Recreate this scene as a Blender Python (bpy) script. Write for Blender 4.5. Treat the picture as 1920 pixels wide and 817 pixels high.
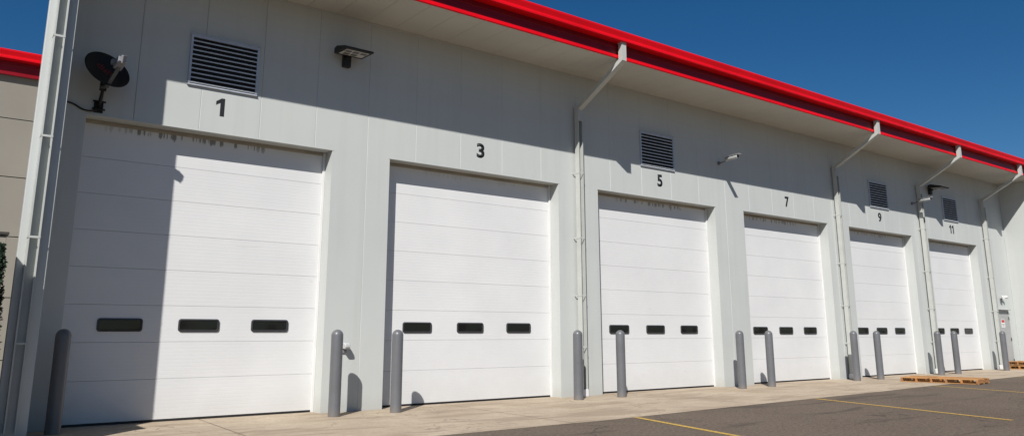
import bpy, bmesh, math, random
from mathutils import Vector, Matrix
random.seed(7)
for o in list(bpy.data.objects):
    bpy.data.objects.remove(o)
scene = bpy.context.scene
COL = scene.collection
rad = math.radians

# ------------------------------------------------------------------ camera
cd = bpy.data.cameras.new('camera')
cd.sensor_width = 36.0
cd.lens = 27.834
cd.shift_y = -0.05389
cd.clip_start = 0.1
cd.clip_end = 4000
cam = bpy.data.objects.new('camera', cd)
COL.objects.link(cam)
yaw, pitch, roll = 0.6542, 0.21267, -0.00141
F = Vector((math.sin(yaw)*math.cos(pitch), math.cos(yaw)*math.cos(pitch), math.sin(pitch)))
Rv = Vector((math.cos(yaw), -math.sin(yaw), 0))
Uv = Rv.cross(F)
R2 = math.cos(roll)*Rv + math.sin(roll)*Uv
U2 = -math.sin(roll)*Rv + math.cos(roll)*Uv
m = Matrix((R2, U2, -F)).transposed().to_4x4()
m.translation = Vector((-2.961, -13.331, 1.33))
cam.matrix_world = m
scene.camera = cam

# ------------------------------------------------------------------ light
SUN_FROM = Vector((-1.06, -1.0, 1.24)).normalized()
world = bpy.data.worlds.new('World')
scene.world = world
world.use_nodes = True
wn = world.node_tree
sky = wn.nodes.new('ShaderNodeTexSky')
sky.sky_type = 'NISHITA'
sky.sun_disc = False
sky.sun_elevation = math.asin(SUN_FROM.z)
sky.sun_rotation = math.atan2(SUN_FROM.x, SUN_FROM.y)
sky.altitude = 1200
sky.air_density = 1.0
sky.dust_density = 0.6
sky.ozone_density = 4.0
hs = wn.nodes.new('ShaderNodeHueSaturation')
hs.inputs['Saturation'].default_value = 1.30
hs.inputs['Value'].default_value = 0.90
wn.links.new(sky.outputs[0], hs.inputs['Color'])
wn.links.new(hs.outputs[0], wn.nodes['Background'].inputs[0])
wn.nodes['Background'].inputs[1].default_value = 0.058
sd = bpy.data.lights.new('sun', 'SUN')
sd.energy = 5.0
sd.angle = rad(0.53)
sd.color = (1.0, 0.962, 0.915)
sun = bpy.data.objects.new('sun', sd)
COL.objects.link(sun)
sun.rotation_euler = (-SUN_FROM).to_track_quat('-Z', 'Y').to_euler()
sun.location = (-10, -10, 14)
vs = scene.view_settings
vs.view_transform = 'Standard'
vs.look = 'None'
vs.gamma = 1
vs.use_curve_mapping = False
vs.exposure = 0.27

# ------------------------------------------------------------------ material helpers
class NT:
    def __init__(s, name, rough=0.6, spec=0.5, metal=0.0):
        s.m = bpy.data.materials.new(name)
        s.m.use_nodes = True
        s.t = s.m.node_tree
        s.b = s.t.nodes['Principled BSDF']
        s.b.inputs['Roughness'].default_value = rough
        s.b.inputs['Specular IOR Level'].default_value = spec
        s.b.inputs['Metallic'].default_value = metal
        s._c = None
    def n(s, typ, **kw):
        nd = s.t.nodes.new(typ)
        for k, v in kw.items():
            setattr(nd, k, v)
        return nd
    def l(s, a, b):
        s.t.links.new(a, b)
    def coord(s):
        if s._c is None:
            s._c = s.n('ShaderNodeTexCoord').outputs['Object']
        return s._c
    def geo(s):
        return s.n('ShaderNodeNewGeometry').outputs['Position']
    def mapped(s, scale, src=None):
        mp = s.n('ShaderNodeMapping')
        mp.inputs['Scale'].default_value = scale
        s.l(src or s.geo(), mp.inputs[0])
        return mp.outputs[0]
    def noise(s, scale=5, detail=4, rough=0.55, vec=None, dist=0):
        nd = s.n('ShaderNodeTexNoise')
        nd.inputs['Scale'].default_value = scale
        nd.inputs['Detail'].default_value = detail
        nd.inputs['Roughness'].default_value = rough
        nd.inputs['Distortion'].default_value = dist
        s.l(vec or s.geo(), nd.inputs['Vector'])
        return nd.outputs[0]
    def ramp(s, val, stops):
        r = s.n('ShaderNodeValToRGB')
        e = r.color_ramp.elements
        while len(e) < len(stops):
            e.new(0.5)
        for i, (p, c) in enumerate(stops):
            e[i].position = p
            e[i].color = (c, c, c, 1) if isinstance(c, (int, float)) else (*c, 1)
        s.l(val, r.inputs[0])
        return r.outputs[0]
    def mix(s, fac, a, b, mode='MIX'):
        mx = s.n('ShaderNodeMix', data_type='RGBA', blend_type=mode)
        for sock, v in ((mx.inputs[0], fac), (mx.inputs[6], a), (mx.inputs[7], b)):
            if isinstance(v, (int, float)):
                sock.default_value = v
            elif isinstance(v, tuple):
                sock.default_value = (*v, 1)
            else:
                s.l(v, sock)
        return mx.outputs[2]
    def math(s, op, a, b=0.0, c=None):
        nd = s.n('ShaderNodeMath', operation=op)
        for i, v in enumerate((a, b) if c is None else (a, b, c)):
            if isinstance(v, (int, float)):
                nd.inputs[i].default_value = v
            else:
                s.l(v, nd.inputs[i])
        return nd.outputs[0]
    def color(s, v):
        if isinstance(v, tuple):
            s.b.inputs['Base Color'].default_value = (*v, 1)
        else:
            s.l(v, s.b.inputs['Base Color'])
    def bump(s, h, strength=0.3, dist=0.01):
        b = s.n('ShaderNodeBump')
        b.inputs['Strength'].default_value = strength
        b.inputs['Distance'].default_value = dist
        s.l(h, b.inputs['Height'])
        s.l(b.outputs[0], s.b.inputs['Normal'])
        return b
    def xyz(s, src=None):
        x = s.n('ShaderNodeSeparateXYZ')
        s.l(src or s.geo(), x.inputs[0])
        return x.outputs

def painted(name, col, rough=0.5, var=0.07, scale=1.5, spec=0.4, bump=0.05, metal=0.0):
    k = NT(name, rough, spec, metal)
    a = k.noise(scale, 5)
    f = k.noise(60, 2)
    lo = tuple(max(0, x*(1-var)) for x in col)
    hi = tuple(x*(1+var) for x in col)
    base = k.mix(k.ramp(a, [(0.3, 0.0), (0.7, 1.0)]), lo, hi)
    k.color(base)
    k.bump(f, bump, 0.002)
    return k.m

def wall_mat():
    k = NT('wall_panel_paint', 0.48, 0.35)
    big = k.noise(0.5, 3)
    fine = k.noise(4, 6)
    streak = k.noise(1.0, 4, vec=k.mapped((5, 5, 0.25)))
    c = k.mix(k.ramp(big, [(0.3, 0.0), (0.7, 1.0)]), (0.45, 0.47, 0.458), (0.485, 0.505, 0.486))
    c = k.mix(k.math('MULTIPLY', k.ramp(streak, [(0.5, 0.0), (0.8, 1.0)]), 0.2), c, (0.33, 0.335, 0.31))
    x = k.xyz()
    low = k.ramp(k.math('ADD', x[2], k.math('MULTIPLY', fine, 0.25)), [(0.12, 1.0), (0.42, 0.0)])
    c = k.mix(k.math('MULTIPLY', low, 0.3), c, (0.30, 0.28, 0.24))
    k.color(c)
    k.bump(k.noise(1.2, 2), 0.25, 0.006)
    return k.m

def door_mat():
    k = NT('door_section_paint', 0.42, 0.4)
    x = k.xyz()
    big = k.noise(0.8, 4)
    c = k.mix(k.ramp(big, [(0.3, 0.0), (0.7, 1.0)]), (0.60, 0.605, 0.605), (0.655, 0.66, 0.655))
    # dirt tracks rubbed under the head seal, each a short vertical smear
    smear = k.noise(1.0, 2, vec=k.mapped((17, 1, 0.8)))
    edge = k.ramp(k.math('ADD', x[2], k.math('MULTIPLY', smear, -0.20)), [(0.0, 0.0), (1.0, 1.0)])
    zz = k.math('SUBTRACT', k.math('SUBTRACT', x[2], 4.515), k.math('MULTIPLY', k.math('SUBTRACT', smear, 0.5), -0.3))
    topm = k.ramp(zz, [(0.0, 0.0), (0.035, 1.0)])
    sm = k.ramp(smear, [(0.50, 0.0), (0.56, 1.0)])
    oi = k.n('ShaderNodeObjectInfo')
    amt = k.n('ShaderNodeSeparateColor'); k.l(oi.outputs['Color'], amt.inputs[0])
    off = k.math('ABSOLUTE', k.math('SUBTRACT', x[0], amt.outputs[1]))
    pm = k.ramp(k.math('MULTIPLY', k.math('ADD', off, k.math('MULTIPLY', k.noise(3, 2), 0.8)), 0.5), [(0.72, 1.0), (0.86, 0.0)])
    d = k.math('MULTIPLY', k.math('MULTIPLY', k.math('MULTIPLY', topm, sm), pm), amt.outputs[0])
    c = k.mix(k.math('MULTIPLY', oi.outputs['Random'], 0.25), c, (0.57, 0.575, 0.57))
    scuff = k.noise(1.0, 5, 0.7, vec=k.mapped((2.5, 1, 9)), dist=0.6)
    c = k.mix(k.math('MULTIPLY', k.ramp(scuff, [(0.66, 0.0), (0.74, 1.0)]), 0.22), c, (0.35, 0.34, 0.32))
    c = k.mix(k.math('MULTIPLY', d, 0.8), c, (0.13, 0.12, 0.10))
    # light grime low down
    fine = k.noise(3, 5)
    low = k.ramp(k.math('ADD', x[2], k.math('MULTIPLY', fine, 0.5)), [(0.2, 1.0), (0.75, 0.0)])
    c = k.mix(k.math('MULTIPLY', low, 0.25), c, (0.42, 0.39, 0.34))
    k.color(c)
    # pressed pinstripe ribs
    f = k.math('FRACT', k.math('MULTIPLY', x[2], 1/0.0567))
    tri = k.math('ABSOLUTE', k.math('SUBTRACT', f, 0.5))
    h = k.ramp(tri, [(0.0, 0.0), (0.12, 1.0)])
    wob = k.noise(1.0, 3, vec=k.mapped((0.7, 1, 3)))
    h2 = k.math('ADD', h, k.math('MULTIPLY', wob, 0.8))
    h3 = k.math('ADD', h2, k.math('MULTIPLY', k.noise(1.3, 2), 5.0))
    k.bump(h3, 0.22, 0.004)
    return k.m

def concrete_mat():
    k = NT('apron_concrete', 0.85, 0.2)
    a = k.noise(0.7, 6, 0.6)
    b = k.noise(6, 8, 0.65)
    g = k.noise(22, 5, 0.8)
    s1 = k.noise(1.0, 5, 0.6, vec=k.mapped((0.5, 2.2, 1)), dist=0.8)
    c = k.mix(k.ramp(a, [(0.3, 0.0), (0.7, 1.0)]), (0.36, 0.29, 0.215), (0.50, 0.42, 0.32))
    c = k.mix(k.math('MULTIPLY', k.ramp(b, [(0.35, 1.0), (0.55, 0.0)]), 0.45), c, (0.33, 0.26, 0.19))
    c = k.mix(k.math('MULTIPLY', k.ramp(s1, [(0.50, 0.0), (0.62, 1.0)]), 0.6), c, (0.25, 0.195, 0.14))
    c = k.mix(k.math('MULTIPLY', k.ramp(g, [(0.4, 1.0), (0.55, 0.0)]), 0.4), c, (0.26, 0.205, 0.145))
    # hairline cracks
    v = k.n('ShaderNodeTexVoronoi', feature='DISTANCE_TO_EDGE')
    v.inputs['Scale'].default_value = 0.55
    wv = k.n('ShaderNodeVectorMath', operation='ADD')
    nz = k.n('ShaderNodeTexNoise'); nz.inputs['Scale'].default_value = 1.6; nz.inputs['Detail'].default_value = 4
    k.l(k.geo(), nz.inputs['Vector'])
    k.l(k.geo(), wv.inputs[0]); k.l(nz.outputs[1], wv.inputs[1])
    k.l(wv.outputs[0], v.inputs['Vector'])
    crack = k.ramp(v.outputs[0], [(0.0, 1.0), (0.010, 0.0)])
    gate = k.ramp(k.noise(0.35, 2), [(0.5, 0.0), (0.56, 1.0)])
    c = k.mix(k.math('MULTIPLY', k.math('MULTIPLY', crack, gate), 0.7), c, (0.16, 0.12, 0.08))
    k.color(c)
    k.bump(k.math('ADD', g, k.math('MULTIPLY', b, 1.5)), 0.35, 0.008)
    return k.m

def asphalt_mat():
    k = NT('asphalt', 0.9, 0.2)
    a = k.noise(0.35, 5, 0.6)
    g = k.noise(17, 5, 0.85)
    g2 = k.noise(26, 4, 0.85)
    c = k.mix(k.ramp(a, [(0.3, 0.0), (0.7, 1.0)]), (0.120, 0.090, 0.066), (0.156, 0.119, 0.088))
    c = k.mix(k.ramp(g, [(0.40, 0.9), (0.50, 0.0)]), c, (0.06, 0.052, 0.046))
    c = k.mix(k.ramp(g2, [(0.54, 0.0), (0.64, 0.7)]), c, (0.24, 0.21, 0.18))
    st = k.noise(1.0, 5, 0.6, vec=k.mapped((0.25, 1.6, 1)), dist=0.7)
    c = k.mix(k.math('MULTIPLY', k.ramp(st, [(0.585, 0.0), (0.66, 1.0)]), 0.6), c, (0.06, 0.05, 0.042))
    sp = k.noise(2.8, 3, 0.6)
    c = k.mix(k.math('MULTIPLY', k.ramp(sp, [(0.68, 0.0), (0.71, 1.0)]), 0.75), c, (0.03, 0.027, 0.025))
    k.color(c)
    v = k.n('ShaderNodeTexVoronoi', feature='DISTANCE_TO_EDGE')
    v.inputs['Scale'].default_value = 0.28
    nz = k.n('ShaderNodeTexNoise'); nz.inputs['Scale'].default_value = 1.1; nz.inputs['Detail'].default_value = 4
    wv = k.n('ShaderNodeVectorMath', operation='ADD')
    k.l(k.geo(), nz.inputs['Vector']); k.l(k.geo(), wv.inputs[0]); k.l(nz.outputs[1], wv.inputs[1])
    k.l(wv.outputs[0], v.inputs['Vector'])
    crack = k.ramp(v.outputs[0], [(0.0, 1.0), (0.007, 0.0)])
    gate = k.ramp(k.noise(0.25, 2), [(0.5, 0.0), (0.56, 1.0)])
    c = k.mix(k.math('MULTIPLY', k.math('MULTIPLY', crack, gate), 0.6), c, (0.035, 0.03, 0.025))
    k.color(c)
    k.bump(g, 0.6, 0.012)
    return k.m

def line_mat(name, wear):
    k = NT(name, 0.8, 0.2)
    t = k.n('ShaderNodeBsdfTransparent')
    mx = k.n('ShaderNodeMixShader')
    k.color(k.mix(k.ramp(k.noise(20, 5), [(0.35, 0.0), (0.65, 1.0)]), (0.42, 0.27, 0.06), (0.60, 0.40, 0.10)))
    f = k.ramp(k.noise(28, 5, 0.7), [(wear-0.05, 0.0), (wear+0.05, 1.0)])
    k.l(f, mx.inputs[0]); k.l(t.outputs[0], mx.inputs[1]); k.l(k.b.outputs[0], mx.inputs[2])
    k.l(mx.outputs[0], k.t.nodes['Material Output'].inputs[0])
    return k.m

def wood_mat(name, a, b):
    k = NT(name, 0.75, 0.25)
    n1 = k.noise(1.0, 5, 0.6, vec=k.mapped((30, 3, 30), k.coord()), dist=0.5)
    n2 = k.noise(2.0, 2, vec=k.coord())
    c = k.mix(k.ramp(n1, [(0.3, 0.0), (0.7, 1.0)]), a, b)
    c = k.mix(k.math('MULTIPLY', k.ramp(n2, [(0.4, 0.0), (0.7, 1.0)]), 0.4), c, tuple(x*0.5 for x in a))
    oi = k.n('ShaderNodeObjectInfo')
    c = k.mix(k.math('MULTIPLY', oi.outputs['Random'], 0.6), c, (0.20, 0.12, 0.07))
    kn = k.noise(6.0, 3, vec=k.coord())
    c = k.mix(k.math('MULTIPLY', k.ramp(kn, [(0.58, 0.0), (0.66, 1.0)]), 0.6), c, (0.07, 0.035, 0.02))
    k.color(c)
    k.bump(n1, 0.4, 0.003)
    return k.m

def bollard_mat():
    k = NT('bollard_paint', 0.38, 0.5)
    c = k.mix(k.ramp(k.noise(2.5, 4), [(0.3, 0.0), (0.7, 1.0)]), (0.105, 0.108, 0.116), (0.125, 0.129, 0.138))
    x = k.xyz()
    sc = k.noise(14, 5, 0.7)
    c = k.mix(k.math('MULTIPLY', k.ramp(sc, [(0.70, 0.0), (0.74, 1.0)]), 0.5), c, (0.36, 0.36, 0.36))
    low = k.ramp(k.math('ADD', x[2], k.math('MULTIPLY', sc, 0.2)), [(0.05, 1.0), (0.25, 0.0)])
    c = k.mix(k.math('MULTIPLY', low, 0.5), c, (0.22, 0.18, 0.14))
    k.color(c)
    k.bump(k.noise(9, 3), 0.15, 0.004)
    return k.m

def leaf_mat():
    k = NT('leaf', 0.6, 0.3)
    k.color(k.mix(k.ramp(k.noise(9, 3), [(0.35, 0.0), (0.65, 1.0)]), (0.010, 0.024, 0.016), (0.035, 0.065, 0.035)))
    return k.m

def glass_mat():
    k = NT('door_window_glass', 0.04, 0.5)
    k.b.inputs['Specular IOR Level'].default_value = 0.42
    k.color((0.006, 0.007, 0.007))
    k.bump(k.noise(1.6, 1), 0.25, 0.03)
    return k.m

M = {}
M['wall'] = wall_mat()
M['door'] = door_mat()
M['trim'] = painted('white_trim_paint', (0.62, 0.62, 0.61), 0.45)
M['head_trim'] = painted('tan_head_seal', (0.30, 0.27, 0.22), 0.6, 0.2)
M['soffit'] = painted('soffit_panel_paint', (0.50, 0.49, 0.44), 0.6, 0.05, 0.7)
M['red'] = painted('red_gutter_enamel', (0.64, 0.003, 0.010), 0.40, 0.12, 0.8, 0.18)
M['red_shaded'] = painted('red_fascia_shade_tone', (0.20, 0.002, 0.008), 0.4, 0.12, 2.0, 0.3)  # eave red darkened: shade below the gutter is partly put into the colour
M['down'] = painted('downspout_paint', (0.44, 0.455, 0.43), 0.4, 0.06, 4.0)
M['galv'] = painted('galvanized_metal', (0.44, 0.47, 0.52), 0.35, 0.10, 9.0, 0.5, 0.05, 0.15)
M['blade'] = painted('louver_blade_metal', (0.50, 0.52, 0.54), 0.4, 0.10, 9.0, 0.5, 0.05, 0.1)
M['dark'] = painted('dark_recess', (0.012, 0.012, 0.012), 0.9, 0.1)
M['rubber'] = painted('black_rubber', (0.012, 0.012, 0.013), 0.6, 0.2)
M['window_frame'] = painted('window_frame_plastic', (0.034, 0.034, 0.037), 0.35, 0.1, 8)
M['black'] = painted('black_fixture_coat', (0.016, 0.017, 0.017), 0.5, 0.2, 8)
M['number'] = painted('number_paint', (0.014, 0.016, 0.018), 0.6, 0.2, 8)
M['glass'] = glass_mat()
M['bollard'] = bollard_mat()
M['concrete'] = concrete_mat()
M['asphalt'] = asphalt_mat()
M['yellow'] = line_mat('yellow_line_paint', 0.40)
M['yellow_worn'] = line_mat('worn_yellow_line_paint', 0.60)
M['wood'] = wood_mat('pallet_wood', (0.33, 0.13, 0.035), (0.56, 0.26, 0.09))
M['wood2'] = wood_mat('pale_pallet_wood', (0.46, 0.22, 0.07), (0.66, 0.38, 0.14))
M['lens'] = painted('lamp_diffuser', (0.55, 0.55, 0.53), 0.3, 0.04)
M['led'] = painted('led_module', (0.13, 0.13, 0.12), 0.4, 0.2, 60)
M['dish'] = painted('dish_coat', (0.010, 0.012, 0.012), 0.5, 0.2, 8, 0.25)
M['dish_red'] = painted('dish_lettering', (0.17, 0.012, 0.018), 0.5)
M['device'] = painted('grey_plastic', (0.20, 0.205, 0.225), 0.45, 0.06, 8)
M['cam_body'] = painted('camera_housing', (0.42, 0.43, 0.43), 0.4, 0.1, 12)
M['arm'] = painted('dark_arm_coat', (0.09, 0.095, 0.10), 0.5, 0.1, 8)
M['white'] = painted('white_plastic', (0.66, 0.66, 0.65), 0.35, 0.04, 8)
M['roof'] = painted('standing_seam_roof', (0.35, 0.36, 0.36), 0.45)
M['tan'] = painted('taupe_wall_panel', (0.215, 0.198, 0.168), 0.6, 0.06, 0.6)
M['tan2'] = painted('enclosure_block', (0.26, 0.235, 0.20), 0.8, 0.12, 3)
M['cap'] = painted('dark_coping', (0.05, 0.045, 0.04), 0.6)
M['servdoor'] = painted('grey_door_enamel', (0.33, 0.335, 0.33), 0.45)
M['sign_red'] = painted('sign_red', (0.45, 0.03, 0.03), 0.5)
M['leaf'] = leaf_mat()
M['bark'] = painted('bark', (0.08, 0.06, 0.045), 0.9, 0.3, 12)
M['joint'] = painted('joint_dark', (0.07, 0.055, 0.04), 0.95)  # plain dark brown of the apron joint lines

# ------------------------------------------------------------------ mesh helpers
class MB:
    def __init__(s):
        s.bm = bmesh.new()
        s.slots = []
    def _slot(s, mat):
        if mat is None:
            return 0
        if mat not in s.slots:
            s.slots.append(mat)
        return s.slots.index(mat)
    def box(s, x0, x1, y0, y1, z0, z1, mat=None, skip=''):
        mi = s._slot(mat)
        v = [s.bm.verts.new((x, y, z)) for x in (x0, x1) for y in (y0, y1) for z in (z0, z1)]
        fs = {'l': (0, 1, 3, 2), 'r': (4, 6, 7, 5), 'f': (0, 4, 5, 1), 'b': (2, 3, 7, 6), 'd': (0, 2, 6, 4), 't': (1, 5, 7, 3)}
        for k_, idx in fs.items():
            if k_ not in skip:
                f = s.bm.faces.new([v[i] for i in idx])
                f.material_index = mi
        return v
    def quad(s, pts, mat=None):
        mi = s._slot(mat)
        f = s.bm.faces.new([s.bm.verts.new(p) for p in pts])
        f.material_index = mi
        return f
    def prism(s, prof, a, b, axis='x', mat=None, smooth=False):
        """closed profile (list of 2-tuples) extruded along an axis from a to b"""
        mi = s._slot(mat)
        def P(t, q):
            return {'x': (t, q[0], q[1]), 'y': (q[0], t, q[1]), 'z': (q[0], q[1], t)}[axis]
        A = [s.bm.verts.new(P(a, q)) for q in prof]
        B = [s.bm.verts.new(P(b, q)) for q in prof]
        n = len(prof)
        for i in range(n):
            f = s.bm.faces.new((A[i], A[(i+1) % n], B[(i+1) % n], B[i]))
            f.material_index = mi; f.smooth = smooth
        for c in (A[::-1], B):
            f = s.bm.faces.new(c); f.material_index = mi
    def tube(s, pts, r, seg=10, mat=None, cap=True):
        mi = s._slot(mat)
        pts = [Vector(p) for p in pts]
        rs = r if isinstance(r, (list, tuple)) else [r]*len(pts)
        rings = []
        up = Vector((0.123, 0.31, 0.95)).normalized()
        for i, p in enumerate(pts):
            d = (pts[min(i+1, len(pts)-1)] - pts[max(i-1, 0)]).normalized()
            a = d.cross(up)
            if a.length < 1e-3:
                a = d.cross(Vector((1, 0, 0)))
            a.normalize(); b = d.cross(a)
            rings.append([s.bm.verts.new(p + rs[i]*(math.cos(2*math.pi*j/seg)*a + math.sin(2*math.pi*j/seg)*b)) for j in range(seg)])
        for i in range(len(rings)-1):
            for j in range(seg):
                f = s.bm.faces.new((rings[i][j], rings[i][(j+1) % seg], rings[i+1][(j+1) % seg], rings[i+1][j]))
                f.smooth = True; f.material_index = mi
        if cap:
            for rg in (rings[0][::-1], rings[-1]):
                f = s.bm.faces.new(rg); f.material_index = mi
    def beam(s, a, b, w, h, mat=None, side=None):
        """rectangular bar from a to b; w across 'side', h across the third direction"""
        mi = s._slot(mat)
        a, b = Vector(a), Vector(b)
        d = (b-a).normalized()
        side = Vector(side or (1, 0, 0))
        side = (side - d*side.dot(d)).normalized()
        n = d.cross(side)
        R = []
        for p in (a, b):
            R.append([s.bm.verts.new(p + side*sx*w/2 + n*sn*h/2) for sx, sn in ((-1, -1), (1, -1), (1, 1), (-1, 1))])
        for j in range(4):
            f = s.bm.faces.new((R[0][j], R[0][(j+1) % 4], R[1][(j+1) % 4], R[1][j])); f.material_index = mi
        for c in (R[0][::-1], R[1]):
            f = s.bm.faces.new(c); f.material_index = mi
    def build(s, name, mat, parent=None, bevel=0, seg=2):
        bmesh.ops.recalc_face_normals(s.bm, faces=s.bm.faces)
        me = bpy.data.meshes.new(name)
        s.bm.to_mesh(me); s.bm.free()
        if s.slots:
            for q in s.slots:
                me.materials.append(M[q])
        else:
            me.materials.append(M[mat])
        o = bpy.data.objects.new(name, me)
        COL.objects.link(o)
        if parent:
            o.parent = parent
        if bevel:
            bv = o.modifiers.new('bevel', 'BEVEL')
            bv.width = bevel; bv.segments = seg; bv.limit_method = 'ANGLE'; bv.angle_limit = rad(40)
        return o

def tag(o, label=None, cat=None, group=None, kind=None):
    if label: o['label'] = label
    if cat: o['category'] = cat
    if group: o['group'] = group
    if kind: o['kind'] = kind
    return o
def thing(name, loc, label, cat, group=None, rz=0):
    o = bpy.data.objects.new(name, None)
    COL.objects.link(o)
    o.location = loc
    o.rotation_euler = (0, 0, rz)
    o.empty_display_size = 0.2
    return tag(o, label, cat, group)
def copy_tree(root):
    r = root.copy(); COL.objects.link(r)
    for ch in root.children:
        c = ch.copy(); COL.objects.link(c); c.parent = r
        for g in ch.children:
            d = g.copy(); COL.objects.link(d); d.parent = c
    return r

# ------------------------------------------------------------------ layout numbers (metres)
H, T, D = 4.645, 7.315, 0.314
L = [-1.005, 4.278, 9.801, 15.333, 20.727, 25.954]
RR = [3.082, 8.582, 14.104, 19.498, 24.765, 29.838]
SE = [-1.41, -0.339, 0.673, 1.694, 2.729, 3.783, 4.847, 5.914, 6.985, 8.07, 9.149, 10.221, 11.306, 12.385, 13.461, 14.558,
      15.62, 16.70, 17.77, 18.83, 19.85, 20.85, 21.91, 22.97, 24.02, 25.07, 26.12, 27.17, 28.22, 29.27, 30.32, 31.40]
XL, XR = -1.55, 32.53
EV = 1.5

# ------------------------------------------------------------------ ground
mb = MB()
mb.quad([(-900, -900, -0.004), (1200, -900, -0.004), (1200, 900, -0.004), (-900, 900, -0.004)])
g = mb.build('asphalt_ground', 'asphalt'); tag(g, kind='structure')
mb = MB()
edge = [(-14, -3.95), (6.25, -3.86), (9.6, -3.62), (12.6, -3.46), (15.7, -3.27), (19.2, -2.98), (26, -2.52), (44, -1.9)]
for i in range(len(edge)-1):
    (xa, ya), (xb, yb) = edge[i], edge[i+1]
    mb.quad([(xa, ya, 0), (xb, yb, 0), (xb, 0.6, 0), (xa, 0.6, 0)])
g = mb.build('concrete_apron', 'concrete'); tag(g, kind='structure')
mb = MB()
def edge_y(x):
    for i in range(len(edge)-1):
        if edge[i][0] <= x <= edge[i+1][0]:
            t = (x-edge[i][0])/(edge[i+1][0]-edge[i][0])
            return edge[i][1]+t*(edge[i+1][1]-edge[i][1])
for x in (-3.6, 1.0, 5.6, 10.6, 15.6, 20.6, 25.6, 30.6):
    y0 = edge_y(x)
    mb.quad([(x-0.11, y0, 0.0035), (x-0.10, y0, 0.0035), (x+0.135, 0.3, 0.0035), (x+0.125, 0.3, 0.0035)])
g = mb.build('concrete_joint', 'joint'); tag(g, kind='structure')
def stripe(a, b, w, mat, z=0.004):
    a, b = Vector((*a, 0)), Vector((*b, 0))
    d = (b-a).normalized(); n = Vector((-d.y, d.x, 0))*w/2
    mb = MB()
    mb.quad([(p.x, p.y, z) for p in (a-n, b-n, b+n, a+n)])
    g = mb.build('parking_stripe', mat); tag(g, kind='structure')
stripe((6.87, -3.83), (5.3, -9.5), 0.10, 'yellow', 0.0005)
stripe((12.6, -3.50), (11.18, -7.79), 0.10, 'yellow', 0.0005)
stripe((18.84, -3.02), (16.9, -8.2), 0.10, 'yellow', 0.0005)
stripe((25.3, -2.6), (23.2, -7.5), 0.10, 'yellow', 0.0005)
stripe((7.25, -0.5), (6.89, -3.78), 0.10, 'yellow_worn')
stripe((13.3, -0.6), (12.65, -3.42), 0.10, 'yellow_worn')

# ------------------------------------------------------------------ main building
bld = thing('warehouse', (0, 0, 0), 'long pale grey metal-panel warehouse with six white numbered bay doors under a red eave', 'building')

# wall skin: panels with chamfered vertical seams, cut round the openings
mb = MB()
G, GD = 0.006, 0.007
xs = [XL] + SE + [XR]
TH = 0.06
for i in range(len(xs)-1):
    a, b = xs[i], xs[i+1]
    cuts = [a] + sorted(v for v in L+RR if a < v < b) + [b]
    for j in range(len(cuts)-1):
        p, q = cuts[j], cuts[j+1]
        mid = (p+q)/2
        inside = any(l < mid < r for l, r in zip(L, RR))
        z0, z1 = (H if inside else 0.0), T
        pa = p in SE; qa = q in SE
        prof = []
        prof += [(p+0.0015, TH), (p+0.0015, GD), (p+0.011, 0)] if pa else [(p, TH), (p, 0)]
        prof += [(q-0.003, 0), (q-0.0015, GD), (q-0.0015, TH)] if qa else [(q, 0), (q, TH)]
        mb.prism(prof, z0, z1, 'z')
mb.build('wall', 'wall', bld)
# solid wall core behind the skin, with reveals
mb = MB()
xx = [XL] + [v for pr in zip(L, RR) for v in pr] + [XR]
for i in range(0, len(xx)-1, 2):
    mb.box(xx[i]-(0 if i == 0 else 0.0), xx[i+1], TH+0.001, D+0.12, 0, T-0.002)
for l, r in zip(L, RR):
    mb.box(l+0.0005, r-0.0005, TH+0.001, D+0.12, H, T-0.002)
mb.build('wall_core', 'wall', bld)
# base flashing
for i in range(0, len(xx)-1, 2):
    mb = MB()
    mb.box(xx[i]+0.004, xx[i+1]-0.004, -0.006, 0, 0.0, 0.045)
    mb.build('base_flashing', 'wall', bld)
# opening corner trims
for l, r in zip(L, RR):
    mb = MB()
    mb.box(l-0.03, r+0.03, -0.004, 0, H, H+0.028)
    mb.build('head_flashing', 'wall', bld)

# far and near corner fins carrying the eave
def fin(x0, x1, px0, px1, name):
    mb = MB()
    mb.box(x0, x1, -EV+0.10, -0.001, 0, T)
    mb.box(px0, px1, -EV, -EV+0.10, 0, T)
    mb.build(name, 'wall', bld, bevel=0.006)
fin(-1.66, -1.475, -1.82, -1.475, 'corner_wall')
fin(XR, XR+0.3, XR, XR+0.42, 'corner_wall')

# body behind and roof
mb = MB()
mb.box(-0.3, XR+4, 24, 24.2, 0, T)
mb.box(-0.3, -0.1, D+0.13, 24, 0, T)
mb.box(XR, XR+4, 0.0, D+0.12, 0, T)
mb.box(XR+4, XR+4.2, 0.0, 24, 0, T)
mb.build('side_wall', 'wall', bld)
mb = MB()
for (ya, yb, za, zb) in ((-EV-0.10, 12, 7.82, 9.2), (12, 25.6, 9.2, 7.82)):
    mb.prism([(ya, za-0.12), (yb, zb-0.12), (yb, zb), (ya, za)], -0.4, XR+5, 'x')
mb.prism([(-EV-0.10, 7.70), (0.4, 7.902), (0.4, 8.022), (-EV-0.10, 7.82)], -1.83, -0.401, 'x')
mb.build('roof', 'roof', bld)

# soffit, in boards with fine joints across
mb = MB()
x = -1.83
while x < XR+5:
    w = 0.61
    mb.box(x+0.003, x+w-0.003, -EV+0.012, -0.001, T+0.001, T+0.03)
    x += w
mb.box(-1.83, XR+5, -EV+0.012, -0.001, T+0.031, T+0.05)
mb.build('soffit', 'soffit', bld)
mb = MB()
mb.box(-1.5, XR, -0.022, -0.0015, T-0.030, T-0.0005)
mb.build('soffit_trim', 'wall', bld)
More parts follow.
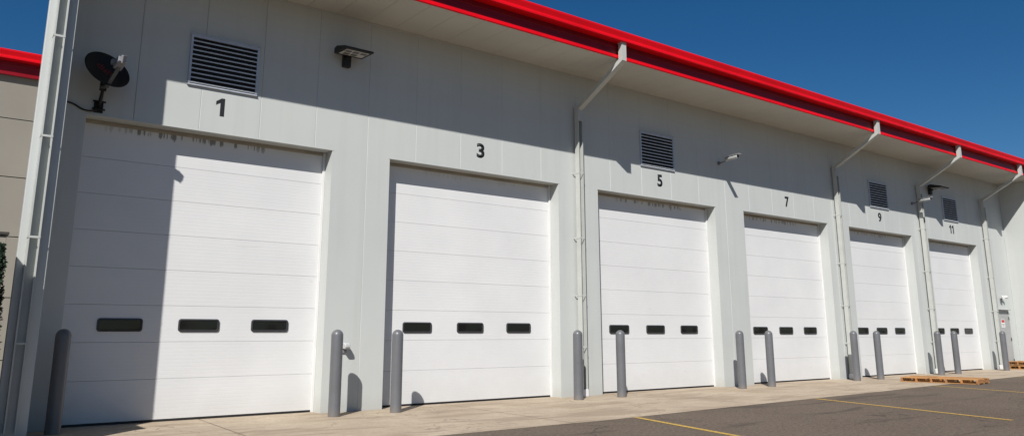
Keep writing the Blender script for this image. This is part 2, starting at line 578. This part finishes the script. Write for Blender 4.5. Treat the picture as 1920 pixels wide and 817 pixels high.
# fascia (band with shade painted into its darker red, plus lip) and gutter
def eave(parent, X0, X1, y, dz=0, lip='red'):
    mb = MB()
    zb = T + dz
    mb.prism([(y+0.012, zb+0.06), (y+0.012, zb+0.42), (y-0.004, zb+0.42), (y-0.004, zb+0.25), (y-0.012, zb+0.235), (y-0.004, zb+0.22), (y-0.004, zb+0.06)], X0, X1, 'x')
    fa = mb.build('fascia', 'red_shaded', parent)
    mb = MB()
    mb.prism([(y+0.012, zb-0.02), (y+0.012, zb+0.058), (y-0.016, zb+0.058), (y-0.024, zb+0.05), (y-0.026, zb-0.012), (y-0.02, zb-0.02)], X0, X1, 'x')
    mb.build('drip_edge', lip, fa)
    mb = MB()
    g0 = zb+0.325
    mb.prism([(y-0.006, g0), (y-0.205, g0), (y-0.213, g0+0.006), (y-0.215, g0+0.045), (y-0.204, g0+0.060), (y-0.205, g0+0.085), (y-0.222, g0+0.135), (y-0.236, g0+0.175),
              (y-0.238, g0+0.212), (y-0.228, g0+0.220), (y-0.21, g0+0.212), (y-0.006, g0+0.20)], X0, X1, 'x')
    gt = mb.build('gutter', 'red', parent)
    xx_ = X0+0.6
    while xx_ < X1:
        mb = MB()
        mb.prism([(y-0.20, g0-0.002), (y-0.215, g0-0.002), (y-0.217, g0+0.045), (y-0.206, g0+0.060), (y-0.207, g0+0.085), (y-0.224, g0+0.135), (y-0.238, g0+0.175), (y-0.240, g0+0.214), (y-0.21, g0+0.214)], xx_, xx_+0.02, 'x')
        mb.build('gutter_joint', 'red', gt)
        xx_ += 3.05
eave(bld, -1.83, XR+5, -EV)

# ------------------------------------------------------------------ overhead doors
SEAMS = [0.035, 0.647, 1.214, 1.781, 2.348, 2.915, 3.482, 4.049, 4.66]
def rrect(cx, cz, w, h, r, n=5):
    pts = []
    for (sx, sz, a0) in ((1, -1, -90), (1, 1, 0), (-1, 1, 90), (-1, -1, 180)):
        for k_ in range(n+1):
            a = rad(a0+90*k_/n)
            pts.append((cx+sx*(w/2-r)+r*math.cos(a), cz+sz*(h/2-r)+r*math.sin(a)))
    return pts
def door_window(cx, cz, parent):
    mb = MB()
    si = mb._slot('window_frame'); sg = mb._slot('glass')
    W_, H_ = 0.655, 0.205
    y = D
    loops = [(rrect(cx, cz, W_, H_, 0.045), y-0.001), (rrect(cx, cz, W_-0.008, H_-0.008, 0.043), y-0.020), (rrect(cx, cz, W_-0.05, H_-0.05, 0.03), y-0.022),
             (rrect(cx, cz, W_-0.066, H_-0.066, 0.022), y-0.007)]
    R_ = [[mb.bm.verts.new((px, yy, pz)) for px, pz in pts] for pts, yy in loops]
    n = len(R_[0])
    for i in range(3):
        for j in range(n):
            f = mb.bm.faces.new((R_[i][j], R_[i][(j+1) % n], R_[i+1][(j+1) % n], R_[i+1][j])); f.material_index = si
    f = mb.bm.faces.new(R_[3]); f.material_index = sg
    return mb.build('window', None, parent)
for di, (l, r) in enumerate(zip(L, RR)):
    w = r-l
    mb = MB()
    for a, b in zip(SEAMS[:-1], SEAMS[1:]):
        # tongue and groove: the top edge of each section is rolled back a little
        prof = [(D, a+0.003), (D-0.0, b-0.004), (D+0.002, b-0.0015), (D+0.045, b-0.0015), (D+0.045, a+0.0015)]
        prof[0] = (D+0.0, a+0.0025)
        mb.prism(prof, l+0.012, r-0.012, 'x')
    mb.box(l+0.01, r-0.01, D+0.02, D+0.06, 0.035, H)
    door = mb.build('overhead_door', 'door', bld)
    door.color = ((1.0, 0.12, 0.8, 0.7, 0.5, 0.4)[di], (0.72, 6.5, 11.9, 17.1, 22.6, 27.8)[di], 0, 1)
    for fr in (0.206, 0.497, 0.788):
        door_window(l+fr*w, 1.475-0.02*min(di, 3), door)
    mb = MB()
    mb.box(l+0.01, r-0.01, D-0.004, D+0.04, 0.0, 0.034)
    mb.build('bottom_seal', 'rubber', door)
    mb = MB()
    mb.box(l+0.001, l+0.045, D-0.035, D-0.002, 0.02, H-0.002)
    mb.build('jamb_seal', 'trim', door, bevel=0.004)
    mb = MB()
    mb.box(r-0.05, r-0.001, D-0.035, D-0.002, 0.0, H-0.002)
    mb.build('jamb_seal', 'trim', door, bevel=0.004)
    mb = MB()
    mb.box(l+0.046, r-0.051, D-0.03, D-0.002, H-0.06, H-0.002)
    mb.build('head_seal', 'head_trim', door, bevel=0.004)

# ------------------------------------------------------------------ door numbers
def stroke_ones(txt, x0, x1, z0, z1):
    one = [(0.50, 0.0), (1.0, 0.0), (1.0, 1.0), (0.62, 1.0), (0.0, 0.80), (0.0, 0.60), (0.50, 0.74)]
    n_ = len(txt)
    wd = (x1-x0)/(n_+0.35*(n_-1))
    made = []
    mb = MB()
    for i in range(n_):
        a = x0+i*wd*1.35
        mb.prism([(a+px*wd, z0+pz*(z1-z0)) for px, pz in one], -0.003, 0.0005, 'y')
    o = mb.build('door_number', 'number', bld)
    o['label'] = 'black number %s above its door' % txt
def number(txt, x0, x1, z0, z1):
    if txt in ('1', '11'):
        return stroke_ones(txt, x0, x1, z0, z1)
    cu = bpy.data.curves.new('tmp', 'FONT')
    cu.body = txt
    cu.size = 1.0
    cu.offset = 0.034
    cu.extrude = 0.0
    cu.resolution_u = 6
    o = bpy.data.objects.new('tmp', cu)
    COL.objects.link(o)
    bpy.context.view_layer.update()
    dg = bpy.context.evaluated_depsgraph_get()
    me = bpy.data.meshes.new_from_object(o.evaluated_get(dg))
    bpy.data.objects.remove(o)
    bm = bmesh.new(); bm.from_mesh(me); bpy.data.meshes.remove(me)
    xs_ = [v.co.x for v in bm.verts]; ys_ = [v.co.y for v in bm.verts]
    ax, bx, ay, by = min(xs_), max(xs_), min(ys_), max(ys_)
    r_ = bmesh.ops.extrude_face_region(bm, geom=bm.faces[:])
    for e in r_['geom']:
        if isinstance(e, bmesh.types.BMVert):
            e.co.z += 1
    for v in bm.verts:
        X = x0+(v.co.x-ax)/(bx-ax)*(x1-x0); Z = z0+(v.co.y-ay)/(by-ay)*(z1-z0)
        v.co = Vector((X, -0.003 if v.co.z > 0.5 else 0.0005, Z))
    bmesh.ops.recalc_face_normals(bm, faces=bm.faces)
    me = bpy.data.meshes.new('door_number'); bm.to_mesh(me); bm.free()
    me.materials.append(M['number'])
    o = bpy.data.objects.new('door_number', me); COL.objects.link(o); o.parent = bld
    o['label'] = 'black number %s above its door' % txt
for txt, a, b in (('1', 0.925, 1.07), ('3', 6.325, 6.525), ('5', 11.875, 12.065), ('7', 17.345, 17.545), ('9', 22.61, 22.83), ('11', 27.72, 28.06)):
    number(txt, a, b, 4.95, 5.265)

# ------------------------------------------------------------------ louvers
for (a, b) in ((0.43, 1.60), (11.28, 12.52), (22.14, 23.33), (27.33, 28.47)):
    z0, z1 = 5.41, 6.29
    mb = MB()
    mb.box(a, b, -0.035, -0.001, z1-0.045, z1)
    mb.box(a, b, -0.035, -0.001, z0, z0+0.018)
    mb.box(a, a+0.035, -0.035, -0.001, z0+0.03, z1-0.045)
    mb.box(b-0.035, b, -0.035, -0.001, z0+0.03, z1-0.045)
    mb.box(a-0.02, b+0.02, -0.05, -0.002, z1+0.001, z1+0.012)
    mb.box(a-0.01, b+0.01, -0.037, -0.002, z0-0.005, z0-0.001)
    fr = mb.build('louver_vent', 'galv', bld)
    mb = MB()
    mb.box(a+0.035, b-0.035, -0.004, -0.001, z0+0.03, z1-0.045)
    mb.build('vent_backing', 'dark', fr)
    mb = MB()
    nb = 10
    st = (z1-0.045-z0-0.03)/nb
    for i in range(nb):
        z = z0+0.03+i*st
        # sloped blade with a small front lip
        mb.prism([(-0.032, z+0.004), (-0.007, z+0.034), (-0.007, z+0.039), (-0.0345, z+0.024), (-0.0345, z+0.004)], a+0.036, b-0.036, 'x')
    mb.build('vent_blades', 'blade', fr)

# ------------------------------------------------------------------ downspouts: open-faced channels with straps
def channel(x0, w, yb, d, z_open, z0, straps, parent_thing, head=None):
    """x0 left side, w width, yb back plane, d depth (towards the yard)"""
    t = 0.006
    yf = yb-d
    mb = MB()
    mb.box(x0, x0+t, yf, yb, z0, z_open)
    mb.box(x0+w-t, x0+w, yf, yb, z0, z_open)
    mb.box(x0+t, x0+w-t, yb-t, yb, z0, z_open)
    mb.box(x0+t, x0+0.018, yf, yf+0.003, z0, z_open)
    mb.box(x0+w-0.018, x0+w-t, yf, yf+0.003, z0, z_open)
    if head:
        zw, zt, ye = head
        mb.box(x0, x0+w, yf, yb, z_open, zw)                       # closed part on the wall
        # diagonal offset, then short drop under the gutter
        d2 = 0.115
        sl = (zt-0.05-zw+0.02)/(yf-ye)
        mb.prism([(yf, zw-0.02), (yb, zw-0.02), (yb, zw+0.05), (yf, zw+0.085), (ye+d2, zt+0.055-sl*d2), (ye+d2, zt+0.055), (ye, zt+0.055), (ye, zt-0.05)], x0+0.001, x0+w-0.001, 'x')
        mb.box(x0, x0+w, ye, ye+d2, zt+0.0551, T+0.325)
        mb.box(x0-0.004, x0+w+0.004, ye-0.004, ye+d2+0.004, T+0.285, T+0.324)
    dn = mb.build('downspout', 'down', parent_thing)
    for z in straps:
        mb = MB()
        mb.box(x0-0.004, x0+w+0.004, yf-0.004, yf-0.001, z-0.014, z+0.014)
        mb.box(x0-0.045, x0-0.0065, yb-0.002, yb+0.002, z-0.014, z+0.014) if head else None
        mb.box(x0-0.045, x0-0.041, yb+0.0025, -0.002, z-0.014, z+0.014) if head else None
        mb.box(x0+w+0.002, x0+w+0.006, yb+0.0005, -0.002, z-0.014, z+0.014) if head else None
        mb.box(x0-0.006, x0-0.001, yf-0.004, yb, z-0.014, z+0.014)
        mb.box(x0+w+0.001, x0+w+0.006, yf-0.004, yb, z-0.014, z+0.014)
        mb.build('strap', 'down', dn)
    return dn
for x0 in (9.055, 19.93, 25.35, 30.46):
    dn = channel(x0, 0.135, -0.060, 0.13, 6.16, 0.16, (4.93, 3.44, 2.16, 1.05), bld, head=(6.45, 7.27, -1.66))
    mb = MB()
    mb.box(x0-0.02, x0+0.145, -0.205, -0.03, 0.005, 0.159)
    mb.build('boot', 'white', dn, bevel=0.01)
channel(-1.735, 0.135, -EV-0.004, 0.105, T+0.325, 0.16, (6.62, 5.27, 3.88, 2.55, 1.22), bld)

# ------------------------------------------------------------------ service door at the far end
sx0, sx1 = 30.86, 31.86
mb = MB()
mb.box(sx0-0.05, sx0, -0.03, -0.001, 0, 2.16); mb.box(sx1, sx1+0.05, -0.03, -0.001, 0, 2.16)
mb.box(sx0-0.05, sx1+0.05, -0.03, -0.001, 2.161, 2.21)
mb.box(sx0-0.05, sx1+0.05, -0.14, -0.001, 2.215, 2.235)
mb.box(sx0+0.003, sx1-0.003, -0.012, -0.001, 0.01, 2.155)
sdoor = mb.build('service_door', 'servdoor', bld)
mb = MB(); mb.tube([(sx0+0.09, -0.013, 1.0), (sx0+0.09, -0.07, 1.0), (sx0+0.22, -0.07, 1.0)], 0.012); mb.build('handle', 'galv', sdoor)
mb = MB(); mb.tube([(sx0+0.09, -0.012, 1.14), (sx0+0.09, -0.035, 1.14)], 0.025); mb.build('lock', 'galv', sdoor)
for z in (0.3, 1.1, 1.9):
    mb = MB()
    mb.box(sx1-0.015, sx1+0.02, -0.042, -0.0305, z-0.06, z+0.06)
    mb.build('hinge', 'rubber', sdoor)
mb = MB()
mb.box(sx0+0.30, sx0+0.62, -0.016, -0.0125, 1.55, 1.86, 'white')
mb.box(sx0+0.33, sx0+0.59, -0.018, -0.0165, 1.74, 1.84, 'sign_red')
mb.box(sx0+0.35, sx0+0.57, -0.018, -0.0165, 1.66, 1.675, 'dark')
mb.box(sx0+0.37, sx0+0.55, -0.018, -0.0165, 1.61, 1.625, 'dark')
mb.build('door_notice', None, sdoor)

# ------------------------------------------------------------------ recessed wing of the building at the left
wing = thing('building_wing', (-6, 9.5, 0), 'recessed taupe-panelled building wing with red eave seen left of the grey corner', 'building')
def wpart(name, mat, boxes, bevel=0):
    mb = MB()
    for b in boxes:
        mb.box(b[0]+6, b[1]+6, b[2]-9.5, b[3]-9.5, b[4], b[5])
    return mb.build(name, mat, wing, bevel)
wpart('wall', 'tan', [(-20, -0.31, 8.10, 8.5, a+0.010, b-0.010) for a, b in ((0, 0.77), (0.77, 2.15), (2.15, 3.53), (3.53, 4.91), (4.91, 6.29), (6.29, 7.70))])
wpart('joint_backing', 'dark', [(-19.9, -0.32, 8.12, 8.4, 0.02, 7.68)])
wpart('soffit', 'red_shaded', [(-20, -0.31, 8.013, 8.099, T+0.002, T+0.03)])
mb = MB()
mb.prism([(8.0-0.10-9.5, 7.70), (11.0, 8.9), (11.0, 9.0), (8.0-0.10-9.5, 7.82)], -14, -0.41+6, 'x')
mb.build('roof', 'roof', wing)
def wing_eave():
    n0 = set(bpy.data.objects)
    eave(wing, -14, -0.31+6, 8.0-9.5, lip='red_shaded')
wing_eave()

# enclosure wall at the left edge (throws its shade over the corner)
enc = thing('enclosure_wall', (-2.6, 0, 0), 'low taupe enclosure wall with dark coping at the left edge', 'wall')
mb = MB()
mb.box(-0.10, 0.10, -3.0, 2.9, 0, 3.0)
mb.box(0.101, 1.0, 2.7, 2.9, 0, 3.0)
mb.build('wall', 'tan2', enc, 0.008)
mb = MB()
mb.box(-0.14, 0.14, -3.04, 2.9, 3.001, 3.05)
mb.box(0.141, 1.03, 2.66, 2.94, 3.001, 3.05)
mb.build('coping', 'cap', enc, 0.006)

# shrub between enclosure and corner
sh = thing('evergreen_shrub', (-1.72, 1.9, 0), 'narrow dark evergreen shrub between the enclosure wall and the grey corner', 'shrub')
mb = MB()
mb.tube([(0, 0, 0), (0.02, 0.01, 1.2), (0, 0, 2.55)], [0.035, 0.025, 0.008], 7)
for i in range(40):
    z = random.uniform(0.3, 2.4); a = random.uniform(0, 6.28); r_ = 0.24*(1-z/3.1)
    mb.tube([(0, 0, z), (r_*math.cos(a), r_*math.sin(a), z+0.15)], [0.008, 0.003], 5)
mb.build('stems', 'bark', sh)
mb = MB()
for i in range(5200):
    z = random.uniform(0.1, 2.78)
    a = random.uniform(0, 6.283)
    rr_ = (0.04+0.17*math.sqrt(max(0, 1-z/2.85)))*(0.75+0.25*math.sin(5*a+3*z)*math.sin(7*z))*random.uniform(0.35, 1.05)
    p = Vector((rr_*math.cos(a), rr_*math.sin(a), z))
    d1 = Vector((random.gauss(0, 1), random.gauss(0, 1), random.gauss(0.4, 1))).normalized()
    d2 = d1.cross(Vector((random.gauss(0, 1), random.gauss(0, 1), random.gauss(0, 1)))).normalized()
    s_ = random.uniform(0.018, 0.035)
    mb.quad([p-d1*s_, p+d2*s_*0.45, p+d1*s_, p-d2*s_*0.45])
mb.build('foliage', 'leaf', sh)

# ------------------------------------------------------------------ bollards
def bollard_mesh():
    mb = MB()
    r_, hb = 0.100, 1.41
    prof = [(r_, -0.02), (r_+0.002, 0.01), (r_, 0.03), (r_, 0.5), (r_, 1.0), (r_, hb-r_*0.98)]
    for k_ in range(1, 9):
        a = rad(90*k_/8)
        prof.append((max(r_*math.cos(a), 0.0), hb-r_*0.98+r_*0.98*math.sin(a)))
    seg = 40
    rings = []
    for (q, z) in prof[:-1]:
        rings.append([mb.bm.verts.new((q*math.cos(2*math.pi*j/seg), q*math.sin(2*math.pi*j/seg), z)) for j in range(seg)])
    top = mb.bm.verts.new((0, 0, prof[-1][1]))
    for i in range(len(rings)-1):
        for j in range(seg):
            f = mb.bm.faces.new((rings[i][j], rings[i][(j+1) % seg], rings[i+1][(j+1) % seg], rings[i+1][j])); f.smooth = True
    for j in range(seg):
        f = mb.bm.faces.new((rings[-1][j], rings[-1][(j+1) % seg], top)); f.smooth = True
    mb.bm.faces.new(rings[0][::-1])
    return mb.build('bollard', 'bollard')
bol = bollard_mesh()
BX = [(-1.035, -0.44), (3.03, -0.66), (4.19, -0.66), (8.49, -0.65), (9.74, -0.66), (13.96, -0.65), (15.19, -0.64), (19.30, -0.64), (20.57, -0.66), (24.50, -0.62), (25.69, -0.62), (29.52, -0.63)]
BL = ['grey steel bollard in shade left of door 1', 'grey bollard right of door 1 beside a small white wall fixture', 'grey bollard in front of the left edge of door 3',
      'grey bollard between door 3 and the first downspout', 'grey bollard overlapping the left window of door 5', 'grey bollard right of door 5 on its pier',
      'grey bollard overlapping the left window of door 7', 'grey bollard right of door 7 beside a downspout foot', 'grey bollard in front of door 9 near its left windows',
      'grey bollard right of door 9 beside a downspout foot', 'grey bollard in front of door 11 near its middle window', 'farthest grey bollard in front of the grey service door']
for i, ((x, y), lb) in enumerate(zip(BX, BL)):
    o = bol if i == 0 else bol.copy()
    if i: COL.objects.link(o)
    o.location = (x, y, 0)
    o.rotation_euler = (rad(random.uniform(-0.25, 0.25)), rad(random.uniform(-0.25, 0.25)), random.uniform(0, 6.28))
    tag(o, lb, 'bollard', 'grey bollards guarding the bay doors')

# ------------------------------------------------------------------ flood lights
def flood():
    t = thing('wall_light', (3.26, 0, 6.44), 'black square floodlight with pale lamp panel on the wall between doors 1 and 3', 'light', 'black floodlights on the wall')
    mb = MB()
    mb.box(-0.075, 0.075, -0.10, -0.001, -0.16, 0.10)
    mb.box(-0.05, 0.05, -0.15, -0.10, -0.02, 0.08)
    mb.build('mount', 'black', t, 0.008)
    mb = MB()
    # tapered shoebox head
    zb = 0.045
    x0, x1, y0, y1 = -0.29, 0.29, -0.60, -0.10
    prof = [(y1, zb), (y1, zb+0.11), (y1-0.10, zb+0.13), (y0+0.06, zb+0.055), (y0, zb+0.035), (y0, zb)]
    mb.prism(prof, x0, x1, 'x')
    hd = mb.build('head', 'black', t, 0.012)
    mb = MB(); mb.box(x0+0.06, x1-0.06, y0+0.07, y1-0.09, zb-0.006, zb-0.001)
    mb.build('lamp_panel', 'lens', hd)
    pw = (x1-x0-0.12)/3
    for r_ in range(2):
        for c_ in range(3):
            if r_ == 1 and c_ == 2: continue
            cx = x0+0.06+pw*(c_+0.5)+(0.03 if r_ else 0); cy = y0+0.07+0.34*(0.27+0.46*r_)
            mb = MB()
            mb.box(cx-0.055, cx+0.055, cy-0.05, cy+0.05, zb-0.012, zb-0.0065)
            mb.build('lamp_module', 'led', hd)
    t.rotation_euler = (rad(3), 0, 0)
    return t
fl = flood()
f2 = copy_tree(fl); f2.location = (26.42, 0, 6.42)
f2['label'] = 'black floodlight on the wall beside the vent over door 11'

# ------------------------------------------------------------------ bullet cameras
def wcam():
    t = thing('security_camera', (14.36, 0, 5.86), 'pale bullet security camera on the wall between doors 5 and 7', 'camera', 'bullet security cameras on the wall')
    mb = MB()
    mb.tube([(0, -0.001, 0), (0, -0.025, 0)], 0.055, 16)
    mb.tube([(0, -0.025, 0), (-0.02, -0.14, 0.0), (-0.035, -0.24, 0.02)], 0.024, 10)
    mb.build('bracket', 'device', t)
    mb = MB()
    a, b = Vector((-0.045, -0.26, 0.045)), Vector((-0.105, -0.72, 0.06))
    mb.tube([a, a+(b-a)*0.04, a+(b-a)*0.97, b], [0.035, 0.05, 0.05, 0.047], 18)
    body = mb.build('body', 'cam_body', t)
    mb = MB()
    mb.beam(a+Vector((0, 0.03, 0.058)), b+Vector((-0.01, -0.07, 0.058)), 0.11, 0.008)
    mb.build('sun_shield', 'cam_body', body)
    mb = MB()
    mb.tube([b+Vector((-0.0003, -0.002, 0)), b+Vector((-0.0005, -0.005, 0))], 0.043, 18)
    mb.build('lens', 'rubber', body)
    return t
wc = wcam()
w2 = copy_tree(wc); w2.location = (25.02, 0, 5.80)
w2['label'] = 'pale bullet security camera next to the downspout between doors 9 and 11'

# ------------------------------------------------------------------ satellite dish
ds = thing('satellite_dish', (-0.852, 0, 4.84), 'black oval satellite dish with grey receiver on a mast above door 1', 'satellite dish')
vd = (Vector((-0.853, -0.45, 5.28))-cam.matrix_world.translation).normalized()
vr = vd.cross(Vector((0, 0, 1))).normalized(); vu = vr.cross(vd)
n = (0.80*(0.50*vr+0.86*vu)-0.58*vd).normalized()
sx = 0.82*vr-0.57*vu; sx = (sx-n*sx.dot(n)).normalized(); sz = n.cross(sx)
if sz.z < 0: sz = -sz
C0 = Vector((-0.853+0.852, -0.45, 5.28-4.84))
ra = rad(0)       # tilt of the long axis on the dish plane
ax1 = sx*math.cos(ra)+sz*math.sin(ra); ax2 = -sx*math.sin(ra)+sz*math.cos(ra)
mb = MB()
segs, rgs = 48, 10
prev = None
A_, B_ = 0.345, 0.345
for side, off in ((1, 0.0), (-1, -0.012)):
    ring0 = mb.bm.verts.new(C0 - n*(0.085-off))
    prev = None
    for i in range(1, rgs+1):
        q = i/rgs
        ring = [mb.bm.verts.new(C0 + ax1*A_*q*math.cos(2*math.pi*j/segs) + ax2*B_*q*math.sin(2*math.pi*j/segs) - n*(0.085*(1-q*q)-off)) for j in range(segs)]
        for j in range(segs):
            if prev is None:
                f = mb.bm.faces.new((ring0, ring[j], ring[(j+1) % segs]))
            else:
                f = mb.bm.faces.new((prev[j], ring[j], ring[(j+1) % segs], prev[(j+1) % segs]))
            f.smooth = True
        prev = ring
    if side == 1: rimA = prev
    else: rimB = prev
for j in range(segs):
    mb.bm.faces.new((rimA[j], rimA[(j+1) % segs], rimB[(j+1) % segs], rimB[j]))
refl = mb.build('reflector', 'dish', ds)
# red lettering, following the bowl
def dish_text(txt):
    cu = bpy.data.curves.new('tmp', 'FONT'); cu.body = txt; cu.size = 0.16; cu.offset = 0.002; cu.align_x = 'CENTER'; cu.resolution_u = 3
    o = bpy.data.objects.new('tmp', cu); COL.objects.link(o); bpy.context.view_layer.update()
    me = bpy.data.meshes.new_from_object(o.evaluated_get(bpy.context.evaluated_depsgraph_get()))
    bpy.data.objects.remove(o)
    for v in me.vertices:
        x_, z_ = v.co.x-0.03, v.co.y-0.0
        q2 = (x_/A_)**2+(z_/B_)**2
        v.co = C0 + ax1*x_ + ax2*z_ - n*(0.085*(1-q2)-0.004)
    me.materials.append(M['dish_red'])
    o = bpy.data.objects.new('lettering', me); COL.objects.link(o); o.parent = refl
dish_text('dish')
mb = MB()
low = C0 - ax2*0.30 - n*0.03
lnb = Vector((-0.754+0.852, -0.80, 5.30-4.84))
lowb = C0 + Vector((-0.03, 0.09, -0.26))
mb.beam(lowb+Vector((0, 0.03, 0)), C0+Vector((0.0, -0.10, -0.30)), 0.05, 0.04)
mb.beam(C0+Vector((0.0, -0.08, -0.30)), lnb+Vector((0, 0.03, -0.05)), 0.05, 0.035)
mb.build('feed_arm', 'arm', ds)
mb = MB()
mb.beam(lnb+Vector((-0.02, 0.10, -0.04)), lnb+Vector((0.02, -0.06, 0.05)), 0.12, 0.11)
mb.beam(lnb+Vector((0.02, -0.06, 0.05)), lnb+Vector((0.045, -0.09, 0.04)), 0.08, 0.12)
mb.tube([lnb+Vector((-0.04, 0.10, 0.03)), lnb+Vector((-0.09, 0.13, 0.04))], 0.05, 16)
mb.build('receiver', 'device', ds, 0.008)
mb = MB()
mb.tube([(0, -0.05, -0.06), (0, -0.10, 0.02), (0, -0.22, 0.13), (-0.01, -0.30, 0.22)], 0.026, 12)
mb.beam((0, -0.001, -0.06), (0, -0.02, -0.06), 0.13, 0.18)
mb.tube([(-0.09, -0.06, 0.02), (0.09, -0.06, 0.02)], 0.014, 8)
mb.tube([(-0.09, -0.05, -0.10), (0.09, -0.05, -0.10)], 0.014, 8)
mb.beam((-0.01, -0.28, 0.14), (-0.02, -0.38, 0.34), 0.09, 0.07)
mb.build('mast', 'dish', ds)
mb = MB()
pts = [(0.0, -0.03, -0.10), (-0.10, -0.03, -0.14), (-0.22, -0.025, -0.13), (-0.34, -0.02, -0.07), (-0.45, -0.02, -0.05), (-0.53, -0.02, -0.08), (-0.55, -0.02, -0.02), (-0.545, -0.002, 0.06)]
def smooth(p, k_=4):
    p = [Vector(q) for q in p]; out = []
    for i in range(len(p)-1):
        a, b, c_, d_ = p[max(i-1, 0)], p[i], p[i+1], p[min(i+2, len(p)-1)]
        for j in range(k_):
            t = j/k_
            out.append(0.5*((2*b)+(c_-a)*t+(2*a-5*b+4*c_-d_)*t*t+(3*b-a-3*c_+d_)*t**3))
    out.append(p[-1]); return out
mb.tube(smooth(pts), 0.013, 8)
mb.build('cable', 'rubber', ds)

# ------------------------------------------------------------------ small white fixture on the pier, lamp over the service door
fx = thing('wall_fixture', (3.47, 0, 1.10), 'small white wall fixture between doors 1 and 3', 'fixture')
mb = MB(); mb.box(-0.05, 0.05, -0.035, -0.001, -0.09, 0.08); mb.build('back_box', 'device', fx, 0.006)
mb = MB()
mb.prism([(-0.036, -0.02), (-0.036, 0.085), (-0.11, 0.085), (-0.17, 0.06), (-0.18, 0.01), (-0.15, -0.03)], -0.05, 0.05, 'x')
mb.build('hood', 'cam_body', fx, 0.015, 3)
dl = thing('door_lamp', (31.36, 0, 2.62), 'small white twin-head lamp over the grey service door', 'light')
mb = MB(); mb.box(-0.04, 0.04, -0.05, -0.001, -0.14, 0.05); mb.tube([(0, -0.05, 0), (0, -0.10, 0.05)], 0.012, 8); mb.build('base', 'device', dl, 0.004)
for s_ in (-1, 1):
    mb = MB(); mb.tube([(0.02*s_, -0.09, 0.05), (0.09*s_, -0.14, 0.10), (0.15*s_, -0.20, 0.08)], [0.02, 0.055, 0.06], 12); mb.build('lamp_head', 'white', dl)

# ------------------------------------------------------------------ pallets
def pallet(name, loc, rz, lx, ly, label, group, nstr, mat1='wood', mat2='wood2', nb=7):
    """deck boards run along ly, stringers run along lx"""
    t = thing(name, loc, label, 'pallet', group, rz)
    hs = 0.088
    for i in range(nstr):
        y = -ly/2+0.03+(ly-0.06)*i/(nstr-1)
        mb = MB(); mb.box(-lx/2+0.004, lx/2-0.004, y-0.03+0.002, y+0.03-0.002, 0.022, 0.022+hs)
        mb.build('stringer', mat1, t, 0.004)
    for i in range(nb):
        if nstr == 6 and i == 4:
            continue
        x = -lx/2+0.055+(lx-0.11)*i/(nb-1)
        mb = MB(); mb.box(x-0.052, x+0.052, -ly/2, ly/2, 0.0225+hs, 0.045+hs+random.uniform(-0.002, 0.002))
        mb.build('deck_board', mat2 if i % 3 == 0 else mat1, t, 0.003)
    for i in range(3):
        x = -lx/2+0.055+(lx-0.11)*i/2
        mb = MB(); mb.box(x-0.05, x+0.05, -ly/2, ly/2, 0.001, 0.0215)
        mb.build('bottom_board', mat2, t, 0.003)
    return t
pallet('wooden_pallet', (20.45, -2.55, 0.001), rad(8), 1.05, 1.97, 'long orange-brown wooden pallet lying on the edge between concrete and asphalt', None, 6)
for k_ in range(2):
    pallet('wooden_pallet', (31.55, -0.62, 0.001+k_*0.152), rad(4-5*k_), 1.1, 1.0,
           ('lower' if k_ == 0 else 'upper')+' wooden pallet of the small stack at the right edge by the service door', 'pallets stacked by the service door', 4)
